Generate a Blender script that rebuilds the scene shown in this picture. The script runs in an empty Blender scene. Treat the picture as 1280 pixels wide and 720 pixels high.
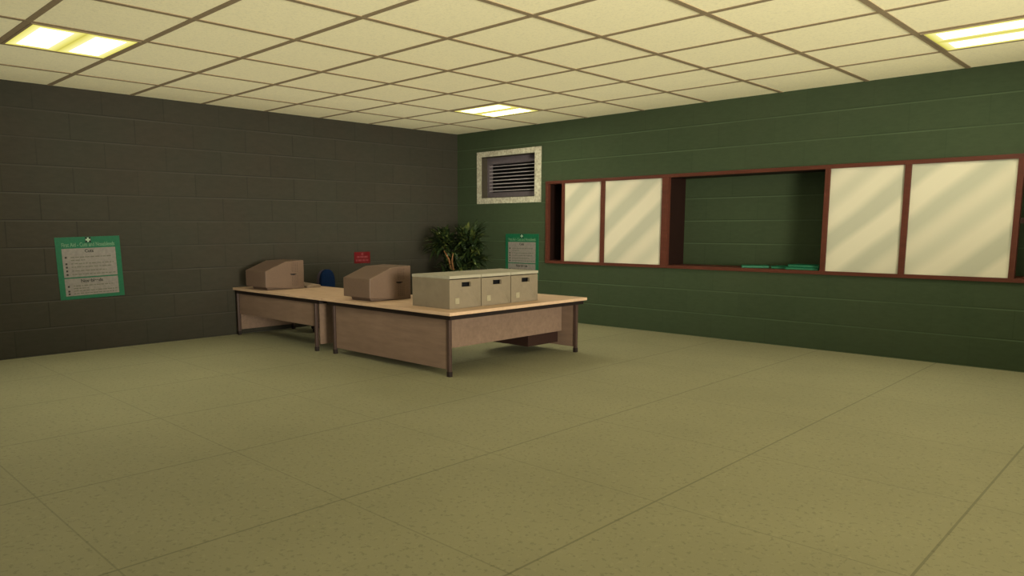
import bpy, bmesh, math, random
from mathutils import Vector, Matrix
random.seed(7)
SC = bpy.context.scene
COL = SC.collection
PI = math.pi
AMB, DIF, PT = 0.25, 50.0, 10600.0
LP, LD = (17.2, -8.7, 1.6), (-.880, .396, .259)

# ------------------------------------------------------------------ helpers
class MB:
    """collects shapes; build() links them as one mesh object"""
    def __init__(s):
        s.bm = bmesh.new(); s.slot = 0
    def _faces(s, before):
        for f in s.bm.faces:
            if f.index == -1 or f not in before:
                f.material_index = s.slot
    def box(s, x0, x1, y0, y1, z0, z1, bevel=0.0, rot=None, at=None):
        t = bmesh.new()
        v = [t.verts.new((x, y, z)) for z in (z0, z1) for y in (y0, y1) for x in (x0, x1)]
        for q in ((0, 2, 3, 1), (4, 5, 7, 6), (0, 1, 5, 4), (2, 6, 7, 3), (0, 4, 6, 2), (1, 3, 7, 5)):
            t.faces.new([v[i] for i in q])
        if bevel > 0:
            bmesh.ops.bevel(t, geom=list(t.edges), offset=bevel, segments=2, affect='EDGES', profile=0.6)
        s._merge(t, rot, at)
    def prism(s, pts, axis, a0, a1, bevel=0.0, rot=None, at=None):
        """extrude a 2-D outline along an axis ('x','y','z')"""
        t = bmesh.new()
        def P(u, v, a):
            return {'x': (a, u, v), 'y': (u, a, v), 'z': (u, v, a)}[axis]
        A = [t.verts.new(P(u, v, a0)) for u, v in pts]
        B = [t.verts.new(P(u, v, a1)) for u, v in pts]
        n = len(pts)
        t.faces.new(A); t.faces.new(B[::-1])
        for i in range(n):
            t.faces.new((A[i], B[i], B[(i + 1) % n], A[(i + 1) % n]))
        bmesh.ops.recalc_face_normals(t, faces=list(t.faces))
        if bevel > 0:
            bmesh.ops.bevel(t, geom=list(t.edges), offset=bevel, segments=2, affect='EDGES', profile=0.6)
        s._merge(t, rot, at)
    def lathe(s, prof, n=24, at=(0, 0, 0)):
        t = bmesh.new()
        rings = []
        for r, z in prof:
            if r < 1e-5:
                rings.append([t.verts.new((0, 0, z))])
            else:
                rings.append([t.verts.new((r * math.cos(2 * PI * k / n), r * math.sin(2 * PI * k / n), z)) for k in range(n)])
        for a, b in zip(rings, rings[1:]):
            for k in range(n):
                k2 = (k + 1) % n
                if len(a) == 1 and len(b) == 1: continue
                if len(a) == 1: t.faces.new((a[0], b[k], b[k2]))
                elif len(b) == 1: t.faces.new((a[k], b[0], a[k2]))
                else: t.faces.new((a[k], b[k], b[k2], a[k2]))
        bmesh.ops.recalc_face_normals(t, faces=list(t.faces))
        for f in t.faces: f.smooth = True
        s._merge(t, None, at)
    def tube(s, pts, rad, n=10):
        t = bmesh.new()
        pts = [Vector(p) for p in pts]
        if not hasattr(rad, '__len__'): rad = [rad] * len(pts)
        rings = []
        for i, p in enumerate(pts):
            d = (pts[min(i + 1, len(pts) - 1)] - pts[max(i - 1, 0)]).normalized()
            u = d.cross(Vector((0.31, 0.17, 0.93)))
            if u.length < 1e-3: u = d.cross(Vector((1, 0, 0)))
            u.normalize(); w = d.cross(u)
            rings.append([t.verts.new(p + rad[i] * (math.cos(2 * PI * k / n) * u + math.sin(2 * PI * k / n) * w)) for k in range(n)])
        for a, b in zip(rings, rings[1:]):
            for k in range(n):
                t.faces.new((a[k], b[k], b[(k + 1) % n], a[(k + 1) % n]))
        t.faces.new(rings[0]); t.faces.new(rings[-1])
        bmesh.ops.recalc_face_normals(t, faces=list(t.faces))
        for f in t.faces: f.smooth = len(f.verts) == 4
        s._merge(t, None, None)
    def quad(s, *p):
        f = s.bm.faces.new([s.bm.verts.new(q) for q in p]); f.material_index = s.slot
        return f
    def _merge(s, t, rot, at):
        M = Matrix.Identity(4)
        if at is not None: M = Matrix.Translation(at)
        if rot is not None: M = M @ rot
        t.transform(M)
        for f in t.faces: f.material_index = s.slot
        me = bpy.data.meshes.new('tmp'); t.to_mesh(me); t.free()
        s.bm.from_mesh(me); bpy.data.meshes.remove(me)
    def build(s, name, mats, parent=None):
        me = bpy.data.meshes.new(name); s.bm.to_mesh(me); s.bm.free()
        for m in (mats if isinstance(mats, (list, tuple)) else [mats]): me.materials.append(m)
        o = bpy.data.objects.new(name, me); COL.objects.link(o)
        if parent is not None: o.parent = parent
        return o

def thing(name, label, cat, loc=(0, 0, 0), rotz=0, group=None):
    o = bpy.data.objects.new(name, None); COL.objects.link(o)
    o.empty_display_size = 0.1
    o.location = loc; o.rotation_euler = (0, 0, rotz)
    o['label'] = label; o['category'] = cat
    if group: o['group'] = group
    return o

def struct(o):
    o['kind'] = 'structure'; return o

def dup(root, loc, rotz, label):
    r = root.copy(); COL.objects.link(r); r.location = loc; r.rotation_euler = (0, 0, rotz)
    r['label'] = label
    for ch in list(root.children):
        c = ch.copy(); COL.objects.link(c); c.parent = r
        for g in list(ch.children):
            d = g.copy(); COL.objects.link(d); d.parent = c
    return r

def lin(c):
    return tuple(((v / 255) / 12.92 if v / 255 <= 0.04045 else ((v / 255 + 0.055) / 1.055) ** 2.4) for v in c)

# ------------------------------------------------------------------ materials
class NT:
    def __init__(s, name):
        s.m = bpy.data.materials.new(name); s.m.use_nodes = True
        s.t = s.m.node_tree; s.n = s.t.nodes; s.l = s.t.links
        s.b = s.n['Principled BSDF']; s.out = s.n['Material Output']
    def add(s, typ, **kw):
        nd = s.n.new(typ)
        for k, v in kw.items(): setattr(nd, k, v)
        return nd
    def link(s, a, b): s.l.new(a, b)
    def math(s, op, a, b=None, c=None):
        nd = s.add('ShaderNodeMath', operation=op)
        for i, v in enumerate((a, b, c)):
            if v is None: continue
            if isinstance(v, (int, float)): nd.inputs[i].default_value = v
            else: s.link(v, nd.inputs[i])
        return nd.outputs[0]
    def pos(s):
        g = s.add('ShaderNodeNewGeometry'); x = s.add('ShaderNodeSeparateXYZ')
        s.link(g.outputs['Position'], x.inputs[0]); return g.outputs['Position'], x.outputs
    def obj(s):
        g = s.add('ShaderNodeTexCoord'); x = s.add('ShaderNodeSeparateXYZ')
        s.link(g.outputs['Object'], x.inputs[0]); return g.outputs['Object'], x.outputs
    def comb(s, x, y, z=0.0):
        c = s.add('ShaderNodeCombineXYZ')
        for i, v in enumerate((x, y, z)):
            if isinstance(v, (int, float)): c.inputs[i].default_value = v
            else: s.link(v, c.inputs[i])
        return c.outputs[0]
    def noise(s, vec, scale, detail=3.0, rough=0.55):
        nd = s.add('ShaderNodeTexNoise'); nd.inputs['Scale'].default_value = scale
        nd.inputs['Detail'].default_value = detail; nd.inputs['Roughness'].default_value = rough
        if vec is not None: s.link(vec, nd.inputs['Vector'])
        return nd.outputs['Fac']
    def scalev(s, vec, sx, sy, sz):
        m = s.add('ShaderNodeMapping'); m.inputs['Scale'].default_value = (sx, sy, sz)
        s.link(vec, m.inputs['Vector']); return m.outputs[0]
    def ramp(s, fac, stops):
        r = s.add('ShaderNodeValToRGB'); e = r.color_ramp.elements
        while len(e) < len(stops): e.new(0.5)
        for k, (p, c) in enumerate(stops):
            e[k].position = p; e[k].color = (*c, 1)
        s.link(fac, r.inputs[0]); return r.outputs[0]
    def mix(s, fac, a, b, blend='MIX'):
        m = s.add('ShaderNodeMix', data_type='RGBA', blend_type=blend)
        for i, v in ((0, fac), (6, a), (7, b)):
            if isinstance(v, (int, float)): m.inputs[i].default_value = v
            elif isinstance(v, tuple): m.inputs[i].default_value = (*v, 1)
            else: s.link(v, m.inputs[i])
        return m.outputs[2]
    def bump(s, h, strength=0.3, dist=0.01):
        b = s.add('ShaderNodeBump'); b.inputs['Strength'].default_value = strength
        b.inputs['Distance'].default_value = dist
        s.link(h, b.inputs['Height']); s.link(b.outputs[0], s.b.inputs['Normal'])
    def done(s, col, rough=0.8, spec=0.2, metal=0.0):
        if isinstance(col, tuple): s.b.inputs['Base Color'].default_value = (*col, 1)
        else: s.link(col, s.b.inputs['Base Color'])
        s.b.inputs['Roughness'].default_value = rough
        s.b.inputs['Specular IOR Level'].default_value = spec
        s.b.inputs['Metallic'].default_value = metal
        return s.m

def mul(c, k):
    k = k if isinstance(k, tuple) else (k, k, k)
    return tuple(min(v * q, 0.95) for v, q in zip(c, k))

def plain(name, rgb, k=1.0, rough=0.6, spec=0.25, var=0.12, scale=30.0, metal=0.0):
    t = NT(name); o, _ = t.obj(); c = mul(lin(rgb), k)
    f = t.noise(o, scale, 4)
    col = t.ramp(f, [(0.3, mul(c, 1 - var)), (0.7, mul(c, 1 + var))])
    return t.done(col, rough, spec, metal)

KG = (.80, .86, .96); KB = (.70, .76, .83)
K = 1.35   # photo colour -> reflectance, tuned against the room's light

def block_wall(name, axis, base, tint, hi, lo, uoff, vert):
    t = NT(name); p, x = t.pos()
    u = t.math('ADD', x['X'] if axis == 'x' else x['Y'], uoff)
    v = t.math('ADD', x['Z'], -0.012 + 0.348)
    b = t.add('ShaderNodeTexBrick'); b.offset = 0.5; b.offset_frequency = 2; b.squash = 1.0
    for k, val in (('Scale', 1.0), ('Mortar Size', 0.009), ('Mortar Smooth', 0.5), ('Bias', 0.0), ('Brick Width', 0.823), ('Row Height', 0.348)):
        b.inputs[k].default_value = val
    b.inputs['Color1'].default_value = (0.38, 0.38, 0.38, 1); b.inputs['Color2'].default_value = (0.62, 0.62, 0.62, 1)
    b.inputs['Mortar'].default_value = (0.5, 0.5, 0.5, 1)
    t.link(t.comb(u, v), b.inputs['Vector'])
    row = t.math('MULTIPLY', t.math('FRACT', t.math('DIVIDE', v, 0.348)), 0.348)
    big = t.noise(p, 1.1, 4)
    col = t.ramp(big, [(0.35, base), (0.65, tint)])
    f1 = t.noise(t.scalev(p, 1, 1, 3.0), 8.0, 6, 0.65)
    col = t.mix(0.30, col, t.ramp(f1, [(0.3, mul(base, 0.75)), (0.7, mul(base, 1.25))]))
    col = t.mix(0.12, col, t.mix(1.0, col, b.outputs['Color'], 'OVERLAY'))
    line_fade = t.ramp(t.noise(p, 0.9, 3), [(0.30, (0.25, 0.25, 0.25)), (0.62, (1, 1, 1))])
    # joints: a dark groove with a highlight painted along the block's top edge under it
    col = t.mix(t.math('MULTIPLY', t.math('MULTIPLY', b.outputs['Fac'], vert), line_fade), col, lo)
    groove = t.math('LESS_THAN', row, 0.012)
    edge = t.math('GREATER_THAN', row, 0.348 - 0.015)
    col = t.mix(t.math('MULTIPLY', t.math('MULTIPLY', groove, 0.75), line_fade), col, lo)
    col = t.mix(t.math('MULTIPLY', t.math('MULTIPLY', edge, 0.85), line_fade), col, hi)
    f2 = t.noise(p, 55.0, 3)
    h = t.math('ADD', t.math('MULTIPLY', groove, -1.0), t.math('MULTIPLY', f2, 0.25))
    t.bump(h, 0.25, 0.01)
    return t.done(col, 0.8, 0.12)

M = {}
gb = mul(lin((57, 66, 41)), KG); bb = mul(lin((62, 55, 42)), KB)
M['green_wall'] = block_wall('green_painted_block', 'x', gb, mul(lin((61, 68, 43)), KG), mul(lin((78, 88, 58)), KG), mul(lin((46, 54, 33)), KG), 0.31, 0.25)
M['brown_wall'] = block_wall('brown_painted_block', 'y', bb, mul(lin((59, 56, 43)), KB), mul(lin((76, 71, 57)), KB), mul(lin((46, 41, 32)), KB), 6.563 + 0.4115, 0.7)

def floor_mat():
    t = NT('vinyl_floor'); p, x = t.pos()
    def line(c, off, per, w):
        a = t.math('FRACT', t.math('DIVIDE', t.math('ADD', c, off), per))
        d = t.math('MULTIPLY', t.math('ABSOLUTE', t.math('SUBTRACT', a, 0.5)), per)
        return t.math('LESS_THAN', d, w)
    # tile joints at x = 7.035 + 1.385 k and y = -6.41 + 1.31 k
    lx = line(x['X'], -7.035 + 1.385 * 40.5, 1.385, 0.007)
    ly = line(x['Y'], 6.41 + 1.31 * 40.5, 1.31, 0.005)
    base = mul(lin((128, 120, 78)), (.97, 1.04, 1.39))
    big = t.noise(p, 0.8, 4)
    col = t.ramp(big, [(0.3, mul(base, 0.94)), (0.7, mul(base, 1.06))])
    s1 = t.noise(t.scalev(p, 1, 1, 1), 30.0, 3, 0.6)
    col = t.mix(t.math('MULTIPLY', t.math('GREATER_THAN', s1, 0.60), 0.6), col, mul(base, 0.66))
    s2 = t.noise(t.scalev(p, 1.3, 0.9, 1), 22.0, 3, 0.6)
    col = t.mix(t.math('MULTIPLY', t.math('GREATER_THAN', s2, 0.62), 0.35), col, mul(base, 1.22))
    ln = t.math('MAXIMUM', lx, t.math('MULTIPLY', ly, 0.7))
    col = t.mix(t.math('MULTIPLY', ln, 0.55), col, mul(base, 0.42))
    return t.done(col, 0.75, 0.12)
M['floor'] = floor_mat()

def ceil_tile():
    t = NT('ceiling_tile'); p, x = t.pos()
    base = lin((242, 232, 186))
    f = t.noise(p, 42.0, 4, 0.7)
    col = t.ramp(f, [(0.3, mul(base, 0.90)), (0.5, mul(base, 1.03)), (0.8, mul(base, 1.06))])
    t.bump(f, 0.2, 0.005)
    return t.done(col, 0.9, 0.1)
M['ceil'] = ceil_tile()
M['tbar'] = plain('ceiling_bar', (128, 112, 84), 1.2, 0.6)

def wood(name, rgb, k=1.0, axis='x', var=0.16, rough=0.55):
    t = NT(name); o, _ = t.obj(); c = mul(lin(rgb), k)
    sc = {'x': (1.2, 9, 9), 'y': (9, 1.2, 9), 'z': (9, 9, 1.2)}[axis]
    f = t.noise(t.scalev(o, *sc), 2.2, 5, 0.6)
    f2 = t.noise(o, 3.0, 3)
    col = t.ramp(f, [(0.3, mul(c, 1 - var)), (0.7, mul(c, 1 + var))])
    col = t.mix(0.3, col, t.ramp(f2, [(0.3, mul(c, 0.85)), (0.7, mul(c, 1.15))]))
    return t.done(col, rough, 0.2)
M['desk_top'] = wood('pale_beech_top', (192, 157, 110), (.80, .84, 1.08))
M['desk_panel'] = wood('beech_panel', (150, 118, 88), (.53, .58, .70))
M['desk_shadow'] = plain('black_brown_shadow', (24, 16, 12), 1.0)  # colour of the shadow band painted under the desk tops
M['leg'] = plain('dark_brown_metal', (62, 46, 38), 1.0, 0.45, 0.4)
M['foot'] = plain('black_rubber_foot', (34, 26, 22), 1.0)
M['drawer'] = plain('dark_brown_unlit', (42, 26, 20), 1.0, 0.5)  # the unlit look under the desk is put into this colour
M['frame'] = wood('red_brown_frame', (96, 52, 34), (.62, .62, .72), 'x', 0.18)
M['reveal'] = wood('dark_brown_reveal', (30, 15, 10), 1.0, 'z', 0.2)  # much darker brown than the frame
M['rail_dark'] = plain('dark_bar', (40, 22, 14), 1.0)

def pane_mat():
    t = NT('cream_painted_reflection_pane'); p, x = t.pos()  # diagonal reflection streaks painted into the pane colour
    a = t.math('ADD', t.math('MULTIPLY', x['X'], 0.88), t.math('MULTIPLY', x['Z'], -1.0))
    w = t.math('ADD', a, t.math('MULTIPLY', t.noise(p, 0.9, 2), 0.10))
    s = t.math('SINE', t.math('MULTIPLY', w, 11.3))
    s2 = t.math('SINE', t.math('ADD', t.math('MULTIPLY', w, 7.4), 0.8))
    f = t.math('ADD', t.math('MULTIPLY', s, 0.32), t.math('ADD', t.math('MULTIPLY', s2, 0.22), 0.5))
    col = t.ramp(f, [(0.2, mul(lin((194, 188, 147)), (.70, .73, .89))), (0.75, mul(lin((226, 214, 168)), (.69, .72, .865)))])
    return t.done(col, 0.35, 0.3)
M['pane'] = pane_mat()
M['concrete'] = plain('pale_rough_concrete', (182, 176, 150), .78, 0.85, 0.1, 0.35, 28.0)
M['liner'] = plain('shaded_olive_grey_liner', (66, 60, 46), .8, 0.8)  # the surround's concrete with its recess shade put into the colour
M['slat'] = plain('grey_metal_slat', (150, 142, 138), 1.1, 0.5)
M['louver_frame'] = plain('dull_purple_grey_metal', (88, 80, 80), .9, 0.5)
M['black'] = plain('black_void', (5, 4, 4), 1.0)
M['monitor'] = plain('beige_plastic', (150, 122, 92), (.37, .37, .43), 0.5, 0.3, 0.05)
M['screen'] = plain('dark_screen', (22, 24, 24), 1.0, 0.15, 0.5)
M['keyboard'] = plain('beige_keyboard_plastic', (160, 134, 100), (.7, .75, .95), 0.5)
M['keys'] = plain('keyboard_keys', (188, 160, 122), (.8, .85, 1.05), 0.5)
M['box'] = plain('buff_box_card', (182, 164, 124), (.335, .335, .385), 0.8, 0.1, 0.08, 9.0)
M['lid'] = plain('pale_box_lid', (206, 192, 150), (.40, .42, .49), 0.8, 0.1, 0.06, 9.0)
M['sticker'] = plain('pale_label', (206, 188, 140), (.37, .39, .44))
M['blue'] = plain('navy_chair_fabric', (16, 34, 62), .95, 0.9, 0.1, 0.35, 60.0)
M['chair_shell'] = plain('grey_black_plastic', (66, 58, 64), 1.0, 0.5)
M['poster'] = plain('green_poster_board', (34, 104, 66), (.36, .57, .58), 0.5)
M['poster_paper'] = plain('cream_poster_paper', (140, 130, 108), (.60, .62, .76), 0.6)
M['ink'] = plain('dark_ink', (38, 40, 30), 1.0)
M['faint_ink'] = plain('grey_green_ink', (84, 84, 66), 1.0)
M['title'] = plain('pale_green_lettering', (98, 128, 96), .75)
M['cross'] = plain('pale_cross', (150, 170, 140), .8)
M['emblem'] = plain('black_green_emblem', (14, 32, 20), 1.0)
M['red'] = plain('dark_red_sign', (92, 8, 14), .85, 0.4)
M['red_text'] = plain('faded_red_white_lettering', (122, 58, 58), .75)
M['folder'] = plain('green_cover', (14, 108, 70), .62, 0.4)
M['pages'] = plain('pale_green_edge', (70, 140, 104), .55)
M['pot'] = plain('terracotta_pot', (92, 58, 40), 1.0)
M['soil'] = plain('dark_soil', (32, 24, 18), 1.0)
M['stem'] = plain('orange_brown_stem', (112, 76, 42), .8, 0.8)

def leaf_mat():
    t = NT('dark_glossy_leaf'); o, _ = t.obj()
    f = t.noise(o, 7.0, 3)
    col = t.ramp(f, [(0.30, lin((17, 27, 10))), (0.54, lin((31, 45, 17))), (0.70, lin((92, 98, 44)))])
    return t.done(col, 0.5, 0.3)
M['leaf'] = leaf_mat()

def diffuser_mat(strength):
    t = NT('fluorescent_diffuser'); o, x = t.obj()
    # two tubes along x behind the lens
    d = t.math('ABSOLUTE', t.math('SUBTRACT', t.math('ABSOLUTE', x['Y']), 0.235))
    across = t.math('SUBTRACT', 1.0, t.math('DIVIDE', d, 0.25))
    along = t.math('DIVIDE', t.math('SUBTRACT', 0.50, t.math('ABSOLUTE', x['X'])), 0.22)
    f = t.math('MINIMUM', across, along)
    col = t.ramp(f, [(0.0, (0.42, 0.35, 0.07)), (0.12, (0.80, 0.72, 0.14)), (0.35, (1.0, 0.93, 0.34)), (0.6, (1.0, 0.96, 0.76))])
    st = t.math('MAXIMUM', t.math('MULTIPLY', t.math('SUBTRACT', f, 0.42), strength / 0.35), 1.0)
    st = t.math('MINIMUM', st, strength)
    e = t.add('ShaderNodeEmission'); t.link(col, e.inputs['Color']); t.link(st, e.inputs['Strength'])
    t.link(e.outputs[0], t.out.inputs['Surface'])
    return t.m
M['diffuser'] = diffuser_mat(DIF)

# ------------------------------------------------------------------ the room
CEIL = 3.462
XL = -0.05           # face of the brown wall
XR, YB = 18.0, -14.0
b = MB(); b.box(XL - 0.15, XR, YB, 0.62, -0.15, 0.0)
struct(b.build('floor', M['floor']))

# ceiling slab with its grid of bars
b = MB(); b.box(XL - 0.15, XR, YB, 0.62, CEIL, CEIL + 0.15)
b.slot = 1
gx = [2.01 + 1.082 * k for k in range(-1, 16) if XL < 2.01 + 1.082 * k < XR]
gy = [-1.13 - 1.008 * k for k in range(0, 13)]
W = 0.028
for x in gx: b.box(x - W, x + W, YB, 0.0, CEIL - 0.006, CEIL + 0.004)
for y in gy: b.box(XL, XR, y - W, y + W, CEIL - 0.0055, CEIL + 0.004)
struct(b.build('ceiling', [M['ceil'], M['tbar']]))

b = MB(); b.box(XL - 0.15, XL, YB, 0.15, 0, CEIL)
struct(b.build('wall_left', M['brown_wall']))
OX0, OX1, OZ0, OZ1 = 2.25, 11.46, 1.04, 2.435      # hatch opening
VX0, VX1, VZ0, VZ1 = 0.64, 1.97, 2.205, 2.975      # vent opening
b = MB()
T = 0.14
b.box(XL, XR, 0, T, 0, OZ0); b.box(XL, XR, 0, T, VZ1, CEIL)
b.box(XL, VX0, 0, T, OZ0, VZ1); b.box(VX0, VX1, 0, T, OZ0, VZ0)
b.box(VX1, OX0, 0, T, OZ0, VZ1); b.box(OX0, OX1, 0, T, OZ1, VZ1); b.box(OX1, XR, 0, T, OZ0, VZ1)
struct(b.build('wall_right', M['green_wall']))
b = MB(); b.box(OX0 - 0.1, OX1 + 0.1, 0.50, 0.60, 0.9, 2.6)
struct(b.build('wall_recess', M['green_wall']))
b = MB(); b.box(XR, XR + 0.15, YB, 0.15, 0, CEIL)
struct(b.build('wall_near', M['green_wall']))
b = MB(); b.box(XL - 0.15, XR + 0.15, YB - 0.15, YB, 0, CEIL)
struct(b.build('wall_back', M['brown_wall']))

# hatch with its frame, panes, partitions and sill
win = bpy.data.objects.new('window_1', None); COL.objects.link(win); struct(win)
RT0, RT1, RB0, RB1 = 2.403, 2.455, 1.018, 1.066
F0, F1 = -0.03, 0.05
b = MB()
b.box(2.235, 11.5, F0, F1, RT0, RT1, 0.004); b.box(2.235, 11.5, F0, F1, RB0, RB1, 0.004)
b.build('window_frame', M['frame'], win)
for x0, x1 in ((2.235, 2.285), (2.594, 2.648), (3.416, 3.49), (4.563, 4.672), (6.985, 7.05), (7.926, 7.997), (9.06, 9.118), (11.44, 11.5)):
    b = MB(); b.box(x0, x1, F0 + 0.002, F1, RB1 - 0.002, RT0 + 0.002, 0.004)
    b.build('mullion', M['frame'], win)
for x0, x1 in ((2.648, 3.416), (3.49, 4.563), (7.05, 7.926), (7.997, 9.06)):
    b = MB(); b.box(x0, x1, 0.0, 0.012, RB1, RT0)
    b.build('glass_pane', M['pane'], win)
for x0, x1 in ((2.235, 2.285), (4.60, 4.672), (6.985, 7.05), (11.44, 11.5)):
    b = MB(); b.box(x0, x1, F1, 0.50, RB1, RT0)
    b.build('partition', M['reveal'], win)
b = MB(); b.box(2.235, 11.5, F1, 0.50, RB0, RB1 - 0.001); b.build('window_sill', M['frame'], win)
b = MB(); b.box(2.235, 11.5, F1, 0.50, RT0 + 0.001, RT1); b.build('head_board', M['reveal'], win)
b = MB(); b.box(9.118, 11.44, -0.01, 0.02, 1.685, 1.745, 0.003); b.build('crossbar', M['rail_dark'], win)

# ------------------------------------------------------------------ ventilation grille
vt = thing('ventilation_grille', 'square louvred ventilation grille in a pale rough surround high on the green wall', 'vent', (1.305, 0, 2.59))
o = Vector((1.305, 0, 2.59))
b = MB()
X0, X1, Z0, Z1 = 0.51 - o.x, 2.11 - o.x, 2.10 - o.z, 3.072 - o.z
a0, a1, c0, c1 = VX0 - o.x, VX1 - o.x, VZ0 - o.z, VZ1 - o.z
b.box(X0, a0, -0.02, 0.0, Z0, Z1); b.box(a1, X1, -0.02, 0.0, Z0, Z1)
b.box(a0, a1, -0.02, 0.0, Z0, c0); b.box(a0, a1, -0.02, 0.0, c1, Z1)
b.build('surround', M['concrete'], vt)
b = MB(); b.box(a0 - 0.0, a0 + 0.01, -0.018, T, c0, c1); b.box(a1 - 0.01, a1, -0.018, T, c0, c1)
b.box(a0, a1, -0.018, T, c0 - 0.0, c0 + 0.01); b.box(a0, a1, -0.018, T, c1 - 0.01, c1)
b.build('shaded_reveal', M['liner'], vt)
b = MB(); b.box(a0 + .01, a1 - .01, 0.235, 0.25, c0 + .01, c1 - .01); b.build('backing', M['black'], vt)
b = MB()
b.box(a0 + .01, a0 + .055, 0.125, 0.235, c0 + .01, c1 - .01); b.box(a1 - .055, a1 - .01, 0.125, 0.235, c0 + .01, c1 - .01)
b.box(a0 + .055, a1 - .055, 0.125, 0.235, c1 - .135, c1 - .01); b.box(a0 + .055, a1 - .055, 0.125, 0.235, c0 + .01, c0 + .105)
b.build('louver_frame', M['louver_frame'], vt)
n = 8
for k in range(n):
    z = c0 + 0.14 + (c1 - c0 - 0.135 - 0.105 - 0.07) * k / (n - 1)
    b = MB(); b.box(a0 + .05, a1 - .05, -0.030, 0.030, -0.006, 0.006, 0.003, Matrix.Rotation(math.radians(12), 4, 'X'), (0, 0.17, z))
    b.build('slat', M['slat'], vt)

# ------------------------------------------------------------------ ceiling lights
def ceiling_light(x0, x1, y0, y1, label):
    cx, cy = (x0 + x1) / 2, (y0 + y1) / 2
    hx, hy = (x1 - x0) / 2, (y1 - y0) / 2
    t = thing('ceiling_light', label, 'ceiling light', (cx, cy, CEIL), 0, 'recessed fluorescent ceiling lights')
    b = MB(); w = 0.022
    b.box(-hx, hx, -hy, -hy + w, -0.012, 0.0); b.box(-hx, hx, hy - w, hy, -0.012, 0.0)
    b.box(-hx, -hx + w, -hy + w, hy - w, -0.012, 0.0); b.box(hx - w, hx, -hy + w, hy - w, -0.012, 0.0)
    b.build('light_frame', M['tbar'], t)
    b = MB(); b.box(-hx + w, hx - w, -hy + w, hy - w, -0.010, 0.0)
    b.build('diffuser', M['diffuser'], t)
W2 = W
def cell(i, j): # grid cell right of bar i, between bars j and j+1
    return (2.01 + 1.082 * i + W2, 2.01 + 1.082 * (i + 1) - W2, -1.13 - 1.008 * (j + 1) + W2, -1.13 - 1.008 * j - W2)
ceiling_light(*cell(0, 6), 'glowing fluorescent ceiling light nearest the brown wall with the large green poster')
ceiling_light(*cell(0, 0), 'glowing fluorescent ceiling light in the far corner above the louvred vent')
ceiling_light(*cell(6, 0), 'glowing fluorescent ceiling light above the right-hand cream panes of the hatch')

# ------------------------------------------------------------------ desks
DZ, DS = 0.735, 0.698        # desk top, underside
def desk_leg(parent, x, y):
    b = MB()
    b.box(x - .021, x + .021, y - .021, y + .021, 0.045, DS, 0.005)
    l = b.build('leg', M['leg'], parent)
    b = MB(); b.box(x - .024, x + .024, y - .024, y + .024, 0.0, 0.06, 0.005)
    b.build('foot', M['foot'], l)

# the desk against the brown wall
D = Vector((1.17, -4.28, 0))
d = thing('office_desk', 'beech-topped desk with dark legs whose end touches the brown wall', 'desk', D)
b = MB(); b.box(XL + .004 - D.x, 2.392 - D.x, -4.83 - D.y, -3.70 - D.y, DS, DZ, 0.006); b.build('desktop', M['desk_top'], d)
for x, y in ((.045, -4.79), (2.215, -4.79), (.045, -3.84), (2.215, -3.84)): desk_leg(d, x - D.x, y - D.y)
b = MB(); b.prism([(-1.15, -.532), (1.17, -.532), (1.17, .45), (-1.15, .45)], 'z', 0.650, DS + .001, 0); b.build('under_shadow', M['desk_shadow'], d)  # dark slab standing in for the shadow below the top
b = MB(); b.box(.07 - D.x, 2.19 - D.x, -.505, -.485, .332, .651, .003); b.build('front_panel', M['desk_panel'], d)
b = MB(); b.box(.035 - D.x, .055 - D.x, -.48, .41, .085, .651, .003); b.build('end_panel', M['desk_panel'], d)
b = MB(); b.box(2.225 - D.x, 2.255 - D.x, -.475, .43, .092, .651, .003); b.build('end_panel', M['desk_panel'], d)

# the big corner desk nearest the camera
D2 = Vector((4.0, -4.1, 0))
e = thing('corner_desk', 'large L-shaped beech-topped desk in front carrying the row of archive boxes', 'desk', D2)
def q(x, y): return (x - D2.x, y - D2.y)
Lp = [q(2.402, -4.83), q(4.90, -4.83), q(4.90, -2.36), q(3.85, -2.36), q(3.85, -3.70), q(2.402, -3.70)]
b = MB(); b.prism(Lp, 'z', DS, DZ, 0.006); b.build('desktop', M['desk_top'], e)
Lr = [q(2.50, -4.80), q(4.87, -4.80), q(4.87, -2.40), q(3.90, -2.40), q(3.90, -3.76), q(2.50, -3.76)]
b = MB(); b.prism(Lr, 'z', .650, DS + .001); b.build('under_shadow', M['desk_shadow'], e)  # same shadow slab for the L-shaped top
for x, y in ((4.775, -4.725), (4.775, -2.435), (2.575, -4.74), (2.575, -3.80), (3.93, -2.46)):
    desk_leg(e, *q(x, y))
def pbox(x0, x1, y0, y1, z0, z1, name, m, bev=.003):
    b = MB(); b.box(x0 - D2.x, x1 - D2.x, y0 - D2.y, y1 - D2.y, z0, z1, bev); return b.build(name, m, e)
pbox(2.60, 4.75, -4.735, -4.713, .080, .651, 'front_panel', M['desk_panel'])
pbox(4.527, 4.547, -4.705, -2.45, .268, .651, 'modesty_panel', M['desk_panel'])
pbox(3.96, 4.752, -2.445, -2.423, .073, .651, 'end_panel', M['desk_panel'])
pbox(3.75, 4.50, -3.08, -2.47, .115, .649, 'drawer_unit', M['drawer'], .004)

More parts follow.
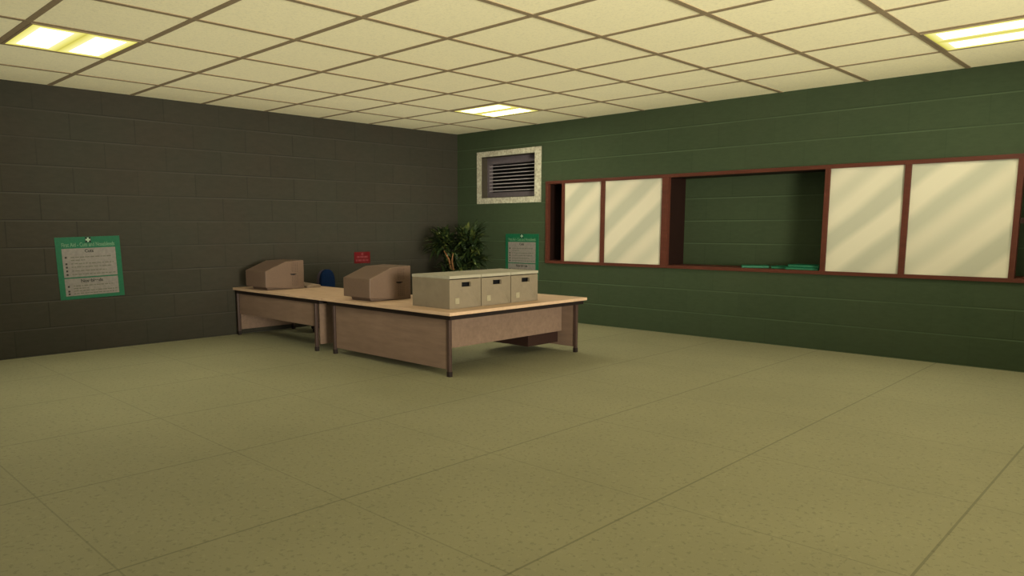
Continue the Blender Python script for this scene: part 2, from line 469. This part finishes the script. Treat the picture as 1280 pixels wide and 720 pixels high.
# ------------------------------------------------------------------ computer monitors (seen from behind)
def monitor(label, x, y):
    t = thing('computer_monitor', label, 'monitor', (x, y, DZ), 0, 'beige monitors on the desks')
    # local: x in [-.28,.28], y from back (-.33) to front (+.33)
    W_ = .28
    prof = [(-.33, .045), (-.33, .285), (.02, .418), (.33, .430), (.33, .0), (.17, .0)]
    b = MB(); b.prism(prof, 'x', -W_, W_, 0.010)
    b.slot = 1
    for r in range(22):           # rows of ventilation holes on both sides near the front
        z = .05 + r * .016
        if .20 < z < .245: continue
        for c in range(4):
            y_ = .12 + c * .030
            for s in (-1, 1):
                b.box(min(s * W_, s * (W_ + .0015)), max(s * W_, s * (W_ + .0015)), y_, y_ + .010, z, z + .006)
    b.build('housing', [M['monitor'], M['drawer']], t)
    for s in (-1, 1):
        pts = [(.08, .226), (.11, .212), (.155, .208), (.205, .226), (.155, .232), (.10, .232)]
        b = MB(); b.prism(pts, 'x', *sorted((s * W_, s * (W_ + .002)))); b.build('grip_slot', M['black'], t)
    b = MB(); b.prism([(-.25, 0), (.16, 0), (.165, .012), (-.27, .05)], 'x', -.20, .20, .004); b.build('stand', M['monitor'], t)
    b = MB(); b.box(-.24, .24, .33, .334, .05, .39, 0.002); b.build('screen', M['screen'], t)
    return t
m1 = monitor('beige computer monitor seen from behind beside the archive boxes on the corner desk', 3.06, -4.40)
dup(m1, (0.60, -4.46, DZ), math.radians(2), 'beige computer monitor seen from behind on the desk against the brown wall')

# keyboard half hidden behind the far monitor
kb = thing('computer_keyboard', 'flat beige keyboard lying behind the monitor on the desk by the brown wall', 'keyboard', (0.54, -3.90, DZ), math.radians(-11))
b = MB(); b.prism([(-.11, 0), (.11, 0), (.11, .042), (-.11, .022)], 'x', -.36, .36, 0.003); b.build('case', M['keyboard'], kb)
b = MB()
for r in range(5):
    for c in range(14):
        x = -.335 + c * .048; y = -.085 + r * .036
        z = .022 + (y + .11) / .22 * .020
        b.box(x, x + .040, y, y + .029, z - .003, z + .008)
k_ = b.build('keys', M['keys'], kb); k_['kind'] = 'stuff'

# ------------------------------------------------------------------ archive boxes
BW, BD, BH = .507, .655, .376
def archive_box(label, y):
    t = thing('archive_box', label, 'box', (4.65 - BD / 2, y, DZ), 0, 'archive boxes on the corner desk')
    hx, hy = BD / 2, BW / 2
    b = MB()
    # body: back, sides, bottom, and a front with a hand hole and a slight fold
    b.box(-hx + .004, hx - .02, -hy + .004, -hy + .014, 0, BH - .03)
    b.box(-hx + .004, hx - .02, hy - .014, hy - .004, 0, BH - .03)
    b.box(-hx + .004, -hx + .014, -hy + .014, hy - .014, 0, BH - .03)
    b.box(-hx + .014, hx - .02, -hy + .014, hy - .014, 0, .01)
    h0, h1, hz0, hz1 = -.068, .072, .245, .298
    X = hx - .006
    ys = [-hy + .004, h0, h1, hy - .004]; zs = [0, hz0, hz1, BH - .05]
    for i in range(3):
        for j in range(3):
            if i == 1 and j == 1: continue
            b.box(X - .014, X, ys[i], ys[i + 1], zs[j], zs[j + 1])
    # the front is slightly bulged and creased from the hand hole to the lower corner
    Y0, Y1, TZ = -hy + .006, hy - .006, BH - .045
    A = [(X, Y0, .004), (X + .014, h1 + .14, .004), (X + .014, h1, hz0), (X + .010, h0, hz0), (X + .010, h0, TZ), (X, Y0, TZ)]
    f = b.quad(*A)
    b.quad((X + .014, h1 + .14, .004), (X, Y1, .004), (X, Y1, TZ), (X + .012, h1, TZ), (X + .014, h1, hz0))
    b.quad((X + .010, h0, hz1), (X + .014, h1, hz1), (X + .012, h1, TZ), (X + .010, h0, TZ))
    b.build('carton', M['box'], t)
    b = MB(); b.box(hx - .05, hx - .045, h0 - .05, h1 + .05, hz0 - .05, hz1 + .03); b.build('hole_dark', M['black'], t)  # black sheet stands in for the unlit inside of the box
    b = MB(); b.box(-hx, hx, -hy, hy, BH - .036, BH, .007); b.build('lid', M['lid'], t)
    b = MB(); b.box(X + .006, X + .0085, -hy + .085, -hy + .150, .055, .120); b.build('sticker', M['sticker'], t)
    return t
a1 = archive_box('pale archive box at the near left end of the row, its whole side showing', -4.346)
dup(a1, (4.65 - BD / 2, -3.832, DZ), 0, 'pale archive box in the middle of the row of three')
dup(a1, (4.65 - BD / 2, -3.318, DZ), 0, 'pale archive box at the right end of the row, below the small green poster')

# ------------------------------------------------------------------ office chair behind the far desk
ch = thing('office_chair', 'dark blue office chair with rounded back behind the desk by the brown wall', 'chair', (.635, -3.47, 0), math.radians(88))
b = MB()
def super_ellipse(w, h, p, n=28):
    return [(w * abs(math.cos(a)) ** (2 / p) * (1 if math.cos(a) >= 0 else -1), h * abs(math.sin(a)) ** (2 / p) * (1 if math.sin(a) >= 0 else -1)) for a in [2 * PI * k / n for k in range(n)]]
b.prism([(x, z + .76) for x, z in super_ellipse(.135, .225, 2.3)], 'y', .10, .165, 0.018)
b.build('backrest', M['blue'], ch)
b = MB(); b.prism([(x, z + .76) for x, z in super_ellipse(.145, .215, 2.3)], 'y', .165, .225, 0.010)
b.build('back_shell', M['chair_shell'], ch)
b = MB(); b.prism([(x, y - .10) for x, y in super_ellipse(.23, .21, 3.2)], 'z', .42, .49, 0.02); b.build('seat', M['blue'], ch)
b = MB(); b.box(-.03, .03, .12, .20, .40, .60, .006); b.box(-.03, .03, -.08, .20, .38, .42, .006); b.build('back_bracket', M['chair_shell'], ch)
b = MB(); b.tube([(0, 0, .10), (0, 0, .41)], .026); b.build('gas_column', M['chair_shell'], ch)
for k in range(5):
    a = math.radians(-171 + 72 * k)
    c, s = math.cos(a), math.sin(a)
    b = MB(); b.tube([(0, 0, .115), (.36 * c, .36 * s, .075)], [.03, .018]); l = b.build('base_arm', M['chair_shell'], ch)
    b = MB(); b.tube([(.36 * c - .022 * s, .36 * s + .022 * c, .038), (.36 * c + .022 * s, .36 * s - .022 * c, .038)], .038, 14)
    b.build('caster', M['foot'], l)

# ------------------------------------------------------------------ potted plant in the corner
pl = thing('potted_plant', 'bushy dark green potted plant in the corner of the two walls', 'plant', (.84, -.86, 0))
b = MB(); b.lathe([(0, 0), (.19, 0), (.25, .40), (.27, .40), (.27, .45), (.235, .45), (.225, .41), (0, .41)], 28); b.build('pot', M['pot'], pl)
b = MB(); b.lathe([(0, .405), (.226, .41), (.226, .425), (0, .43)], 24); b.build('soil', M['soil'], pl)
R = random.Random(11)
side = Vector((.707, .707, 0)); toward = Vector((.73, -.69, 0))
def crown(c, r, n, up0, up1, L0, L1, name='leaf_crown'):
    bm = MB()
    for k in range(n):
        az = R.uniform(0, 2 * PI); el = math.radians(R.uniform(up0, up1))
        L = R.uniform(L0, L1); w = R.uniform(.024, .040)
        h = Vector((math.cos(az), math.sin(az), 0)); lat = Vector((-math.sin(az), math.cos(az), 0))
        p = c + Vector((R.uniform(-1, 1), R.uniform(-1, 1), R.uniform(-1, 1))) * r
        N = 5; pr_ = None
        for i in range(N + 1):
            u = i / N
            e_ = el - u * math.radians(R.uniform(38, 62))
            ww = w * (0.35 + 1.6 * u if u < .4 else 1.0 - ((u - .4) / .6) ** 1.6) + .0012
            v1 = bm.bm.verts.new(p + lat * ww); v0 = bm.bm.verts.new(p + Vector((0, 0, -ww * .45))); v2 = bm.bm.verts.new(p - lat * ww)
            if pr_:
                for A, B in ((pr_[0], pr_[1]), (pr_[1], pr_[2])):
                    pass
                f1 = bm.bm.faces.new((pr_[0], pr_[1], v0, v1)); f2 = bm.bm.faces.new((pr_[1], pr_[2], v2, v0))
                f1.smooth = f2.smooth = True
            pr_ = (v1, v0, v2)
            p = p + (h * math.cos(e_) + Vector((0, 0, 1)) * math.sin(e_)) * (L / N)
    return bm.build(name, M['leaf'], pl)
cl = -side * .26 + Vector((0, 0, 1.36)); cr = side * .20 + Vector((0, 0, 1.36)); cm = side * .02 + toward * .12 + Vector((0, 0, .86))
crb = side * .22 + toward * .05 + Vector((0, 0, 1.12))
crown(cl, .13, 150, -35, 80, .24, .40); crown(cr, .15, 180, -35, 85, .24, .42)
crown(crb, .15, 150, -30, 60, .22, .38); crown(cm, .20, 190, -10, 80, .20, .38)
for pts in ([(0, 0, .42), -side * .06 + Vector((0, 0, .8)), -side * .16 + Vector((0, 0, 1.08)), cl], [(.03, .0, .42), side * .08 + Vector((0, 0, .9)), cr],
            [(-.02, .02, .42), -side * .10 + toward * .22 + Vector((0, 0, .80)), -side * .15 + toward * .40 + Vector((0, 0, 1.08)), -side * .24 + toward * .36 + Vector((0, 0, 1.24))], [(-.01, -.02, .42), -side * .06 + toward * .24 + Vector((0, 0, .82)), -side * .10 + toward * .40 + Vector((0, 0, 1.05)), -side * .08 + toward * .38 + Vector((0, 0, 1.20))], [(0, -.03, .42), toward * .08 + Vector((0, 0, .7)), cm]):
    b = MB(); b.tube(pts, [.024] + [.016] * (len(pts) - 2) + [.009]); b.build('stem', M['stem'], pl)

# ------------------------------------------------------------------ posters and sign
def text_faces(body, size, mat, name, parent, x, z, y, align='CENTER', bold=0.0, width=None):
    cu = bpy.data.curves.new(name, 'FONT'); cu.body = body; cu.size = size; cu.align_x = align; cu.offset = bold
    cu.extrude = 0.0006
    tmp = bpy.data.objects.new(name, cu); COL.objects.link(tmp)
    dg = bpy.context.evaluated_depsgraph_get(); dg.update()
    me = bpy.data.meshes.new_from_object(tmp.evaluated_get(dg))
    bpy.data.objects.remove(tmp); bpy.data.curves.remove(cu)
    me.transform(Matrix.Rotation(PI / 2, 4, 'X'))          # stand it up, facing -y
    if width:
        xs = [v.co.x for v in me.vertices]; k = width / (max(xs) - min(xs))
        me.transform(Matrix.Diagonal((k, 1, 1, 1)))
    me.transform(Matrix.Translation((x, y, z)))
    me.name = name; me.materials.clear(); me.materials.append(mat)
    o = bpy.data.objects.new(name, me); COL.objects.link(o); o.parent = parent
    return o
def poster(label, loc, rotz, tilt):
    """first-aid poster; local frame: x across, z up, faces -y"""
    t = thing('first_aid_poster', label, 'poster', loc, rotz, 'green first aid posters')
    t.rotation_euler = (0, tilt, rotz)
    w, h = .405, .412
    b = MB(); b.box(-w, w, -.008, 0, -h, h, .002); b.build('backing', M['poster'], t)
    pw = .335
    rr = random.Random(5)
    def paper(z0, z1, rows, bullets):
        b = MB(); b.box(-pw, pw, -.0095, -.007, z0, z1)
        # bullet dots and lines of print too small to read
        b.slot = 1
        for z in bullets: b.box(-.305, -.281, -.0103, -.009, z - .012, z + .012)
        b.slot = 2
        for z, x1 in rows:
            x = -.235
            while x < x1:
                l = rr.uniform(.02, .06); b.box(x, min(x + l, x1), -.0102, -.009, z - .006, z + .006); x += l + .010
        return b.build('paper_panel', [M['poster_paper'], M['ink'], M['faint_ink']], t)
    p1 = paper(-.118, .262, [(.145, .27), (.105, -.06), (.060, .30), (.015, .27), (-.035, .20), (-.082, .31)], [.145, .060, .015, -.035, -.082])
    p2 = paper(-.365, -.135, [(-.235, .28), (-.270, -.05), (-.303, .31), (-.338, .32)], [-.240, -.303, -.338])
    b = MB(); b.box(-.036, .036, -.0095, -.007, .335, .407); em = b.build('emblem', M['emblem'], t)
    b = MB(); b.box(-.030, .030, -.0105, -.009, .361, .381); b.box(-.010, .010, -.0104, -.009, .341, .401); b.build('cross', M['cross'], em)
    text_faces('First Aid - Cuts and Nosebleeds', .075, M['title'], 'title_lettering', t, 0, .285, -.0088, bold=.0012, width=.66)
    text_faces('Cuts', .058, M['ink'], 'heading_lettering', p1, 0, .205, -.0098, bold=.0016)
    text_faces('Nosebleeds', .058, M['ink'], 'heading_lettering', p2, 0, -.192, -.0098, bold=.0016)
    return t
p1 = poster('green first aid poster on the brown wall, well left of the desks', (XL, -6.845, 1.128), PI / 2, 0)
p1.rotation_euler = (0, math.radians(-1.5), PI / 2)
p2 = poster('green first aid poster on the green wall behind the archive boxes', (1.662, 0, 1.122), 0, 0)

sg = thing('warning_sign', 'small dark red sign on the brown wall above the near monitor', 'sign', (XL, -2.355, 1.125), PI / 2)
b = MB(); b.box(-.172, .172, -.006, 0, -.10, .10, .002); bk = b.build('plate', M['red'], sg)
b = MB(); b.prism([(.024 * math.cos(2 * PI * k / 20), .064 + .024 * math.sin(2 * PI * k / 20)) for k in range(20)], 'y', -.0072, -.005); b.build('round_symbol', M['red_text'], sg)
b = MB()
for z, rows in ((.012, [(-.115, -.06), (-.045, .03), (.045, .115)]), (-.048, [(-.14, -.11), (-.09, -.02), (0, .06), (.075, .13)])):
    for x0, x1 in rows: b.box(x0, x1, -.0072, -.005, z - .016, z + .016)
b.build('lettering', M['red_text'], sg)

# ------------------------------------------------------------------ green folders on the hatch sill
def folder(label, x, y, z, rz, w, dpt, h):
    t = thing('green_folder', label, 'folder', (x, y, z), rz, 'green folders on the hatch sill')
    b = MB(); b.box(-w / 2 + .006, w / 2 - .006, -dpt / 2 + .008, dpt / 2, .006, h - .006); b.build('pages', M['pages'], t)
    b = MB()
    b.box(-w / 2, w / 2, -dpt / 2, dpt / 2 + .004, 0, .008, .002); b.box(-w / 2, w / 2, -dpt / 2, dpt / 2 + .004, h - .008, h, .002)
    b.box(-w / 2, w / 2, dpt / 2, dpt / 2 + .006, 0, h, .002)
    b.build('cover', M['folder'], t)
SZ = RB1 - .001
folder('green folder lying askew at the left of the hatch sill, one corner pointing left', 5.98, .24, SZ, math.radians(28), .38, .28, .034)
folder('green folder lying between the askew one and the stacked pair on the hatch sill', 6.36, .30, SZ, math.radians(2), .24, .28, .034)
folder('green folder at the bottom of the stacked pair on the hatch sill', 6.72, .20, SZ, 0, .45, .30, .034)
folder('green folder on top of the stacked pair on the hatch sill', 6.735, .215, SZ + .035, math.radians(-3), .43, .28, .034)

# ------------------------------------------------------------------ light and camera
w = bpy.data.worlds.new('room_ambient'); SC.world = w; w.use_nodes = True
w.node_tree.nodes['Background'].inputs['Color'].default_value = (0.05, 0.045, 0.03, 1)
SC.cycles.use_fast_gi = True
SC.cycles.fast_gi_method = 'ADD'
w.light_settings.ao_factor = AMB
w.light_settings.distance = 1.8
# added unseen spot at the right, brightens the ceiling and right-facing sides
ld = bpy.data.lights.new('fill_spot', 'SPOT'); ld.energy = PT; ld.color = (1, .95, .82); ld.shadow_soft_size = 1.7
ld.spot_size = math.radians(56); ld.spot_blend = 0.5
lo = bpy.data.objects.new('fill_spot', ld); COL.objects.link(lo); lo.location = LP
lo.rotation_euler = Vector(LD).to_track_quat('-Z', 'Y').to_euler()

cam = bpy.data.cameras.new('camera'); co = bpy.data.objects.new('camera', cam); COL.objects.link(co)
F, CX, CY = 916.568, 600.046, 408.463
yaw, pitch, roll = 0.7812, 0.1345, -0.0020
cam.sensor_fit = 'HORIZONTAL'; cam.sensor_width = 36.0
cam.lens = 36.0 * F / 1280
cam.shift_x = (640 - CX) / 1280; cam.shift_y = (CY - 360) / 1280
fw = Vector((-math.sin(yaw) * math.cos(pitch), math.cos(yaw) * math.cos(pitch), -math.sin(pitch)))
r = Vector((math.cos(yaw), math.sin(yaw), 0)); u = r.cross(fw)
r2 = r * math.cos(roll) + u * math.sin(roll); u2 = u * math.cos(roll) - r * math.sin(roll)
Mx = Matrix((r2, u2, -fw)).transposed().to_4x4()
Mx.translation = (10.672, -10.188, 1.65)
co.matrix_world = Mx
cam.clip_start = 0.05
SC.camera = co
SC.view_settings.view_transform = 'Standard'; SC.view_settings.look = 'None'
SC.view_settings.gamma = 1.0; SC.view_settings.exposure = 0.0
SC.view_settings.use_curve_mapping = False
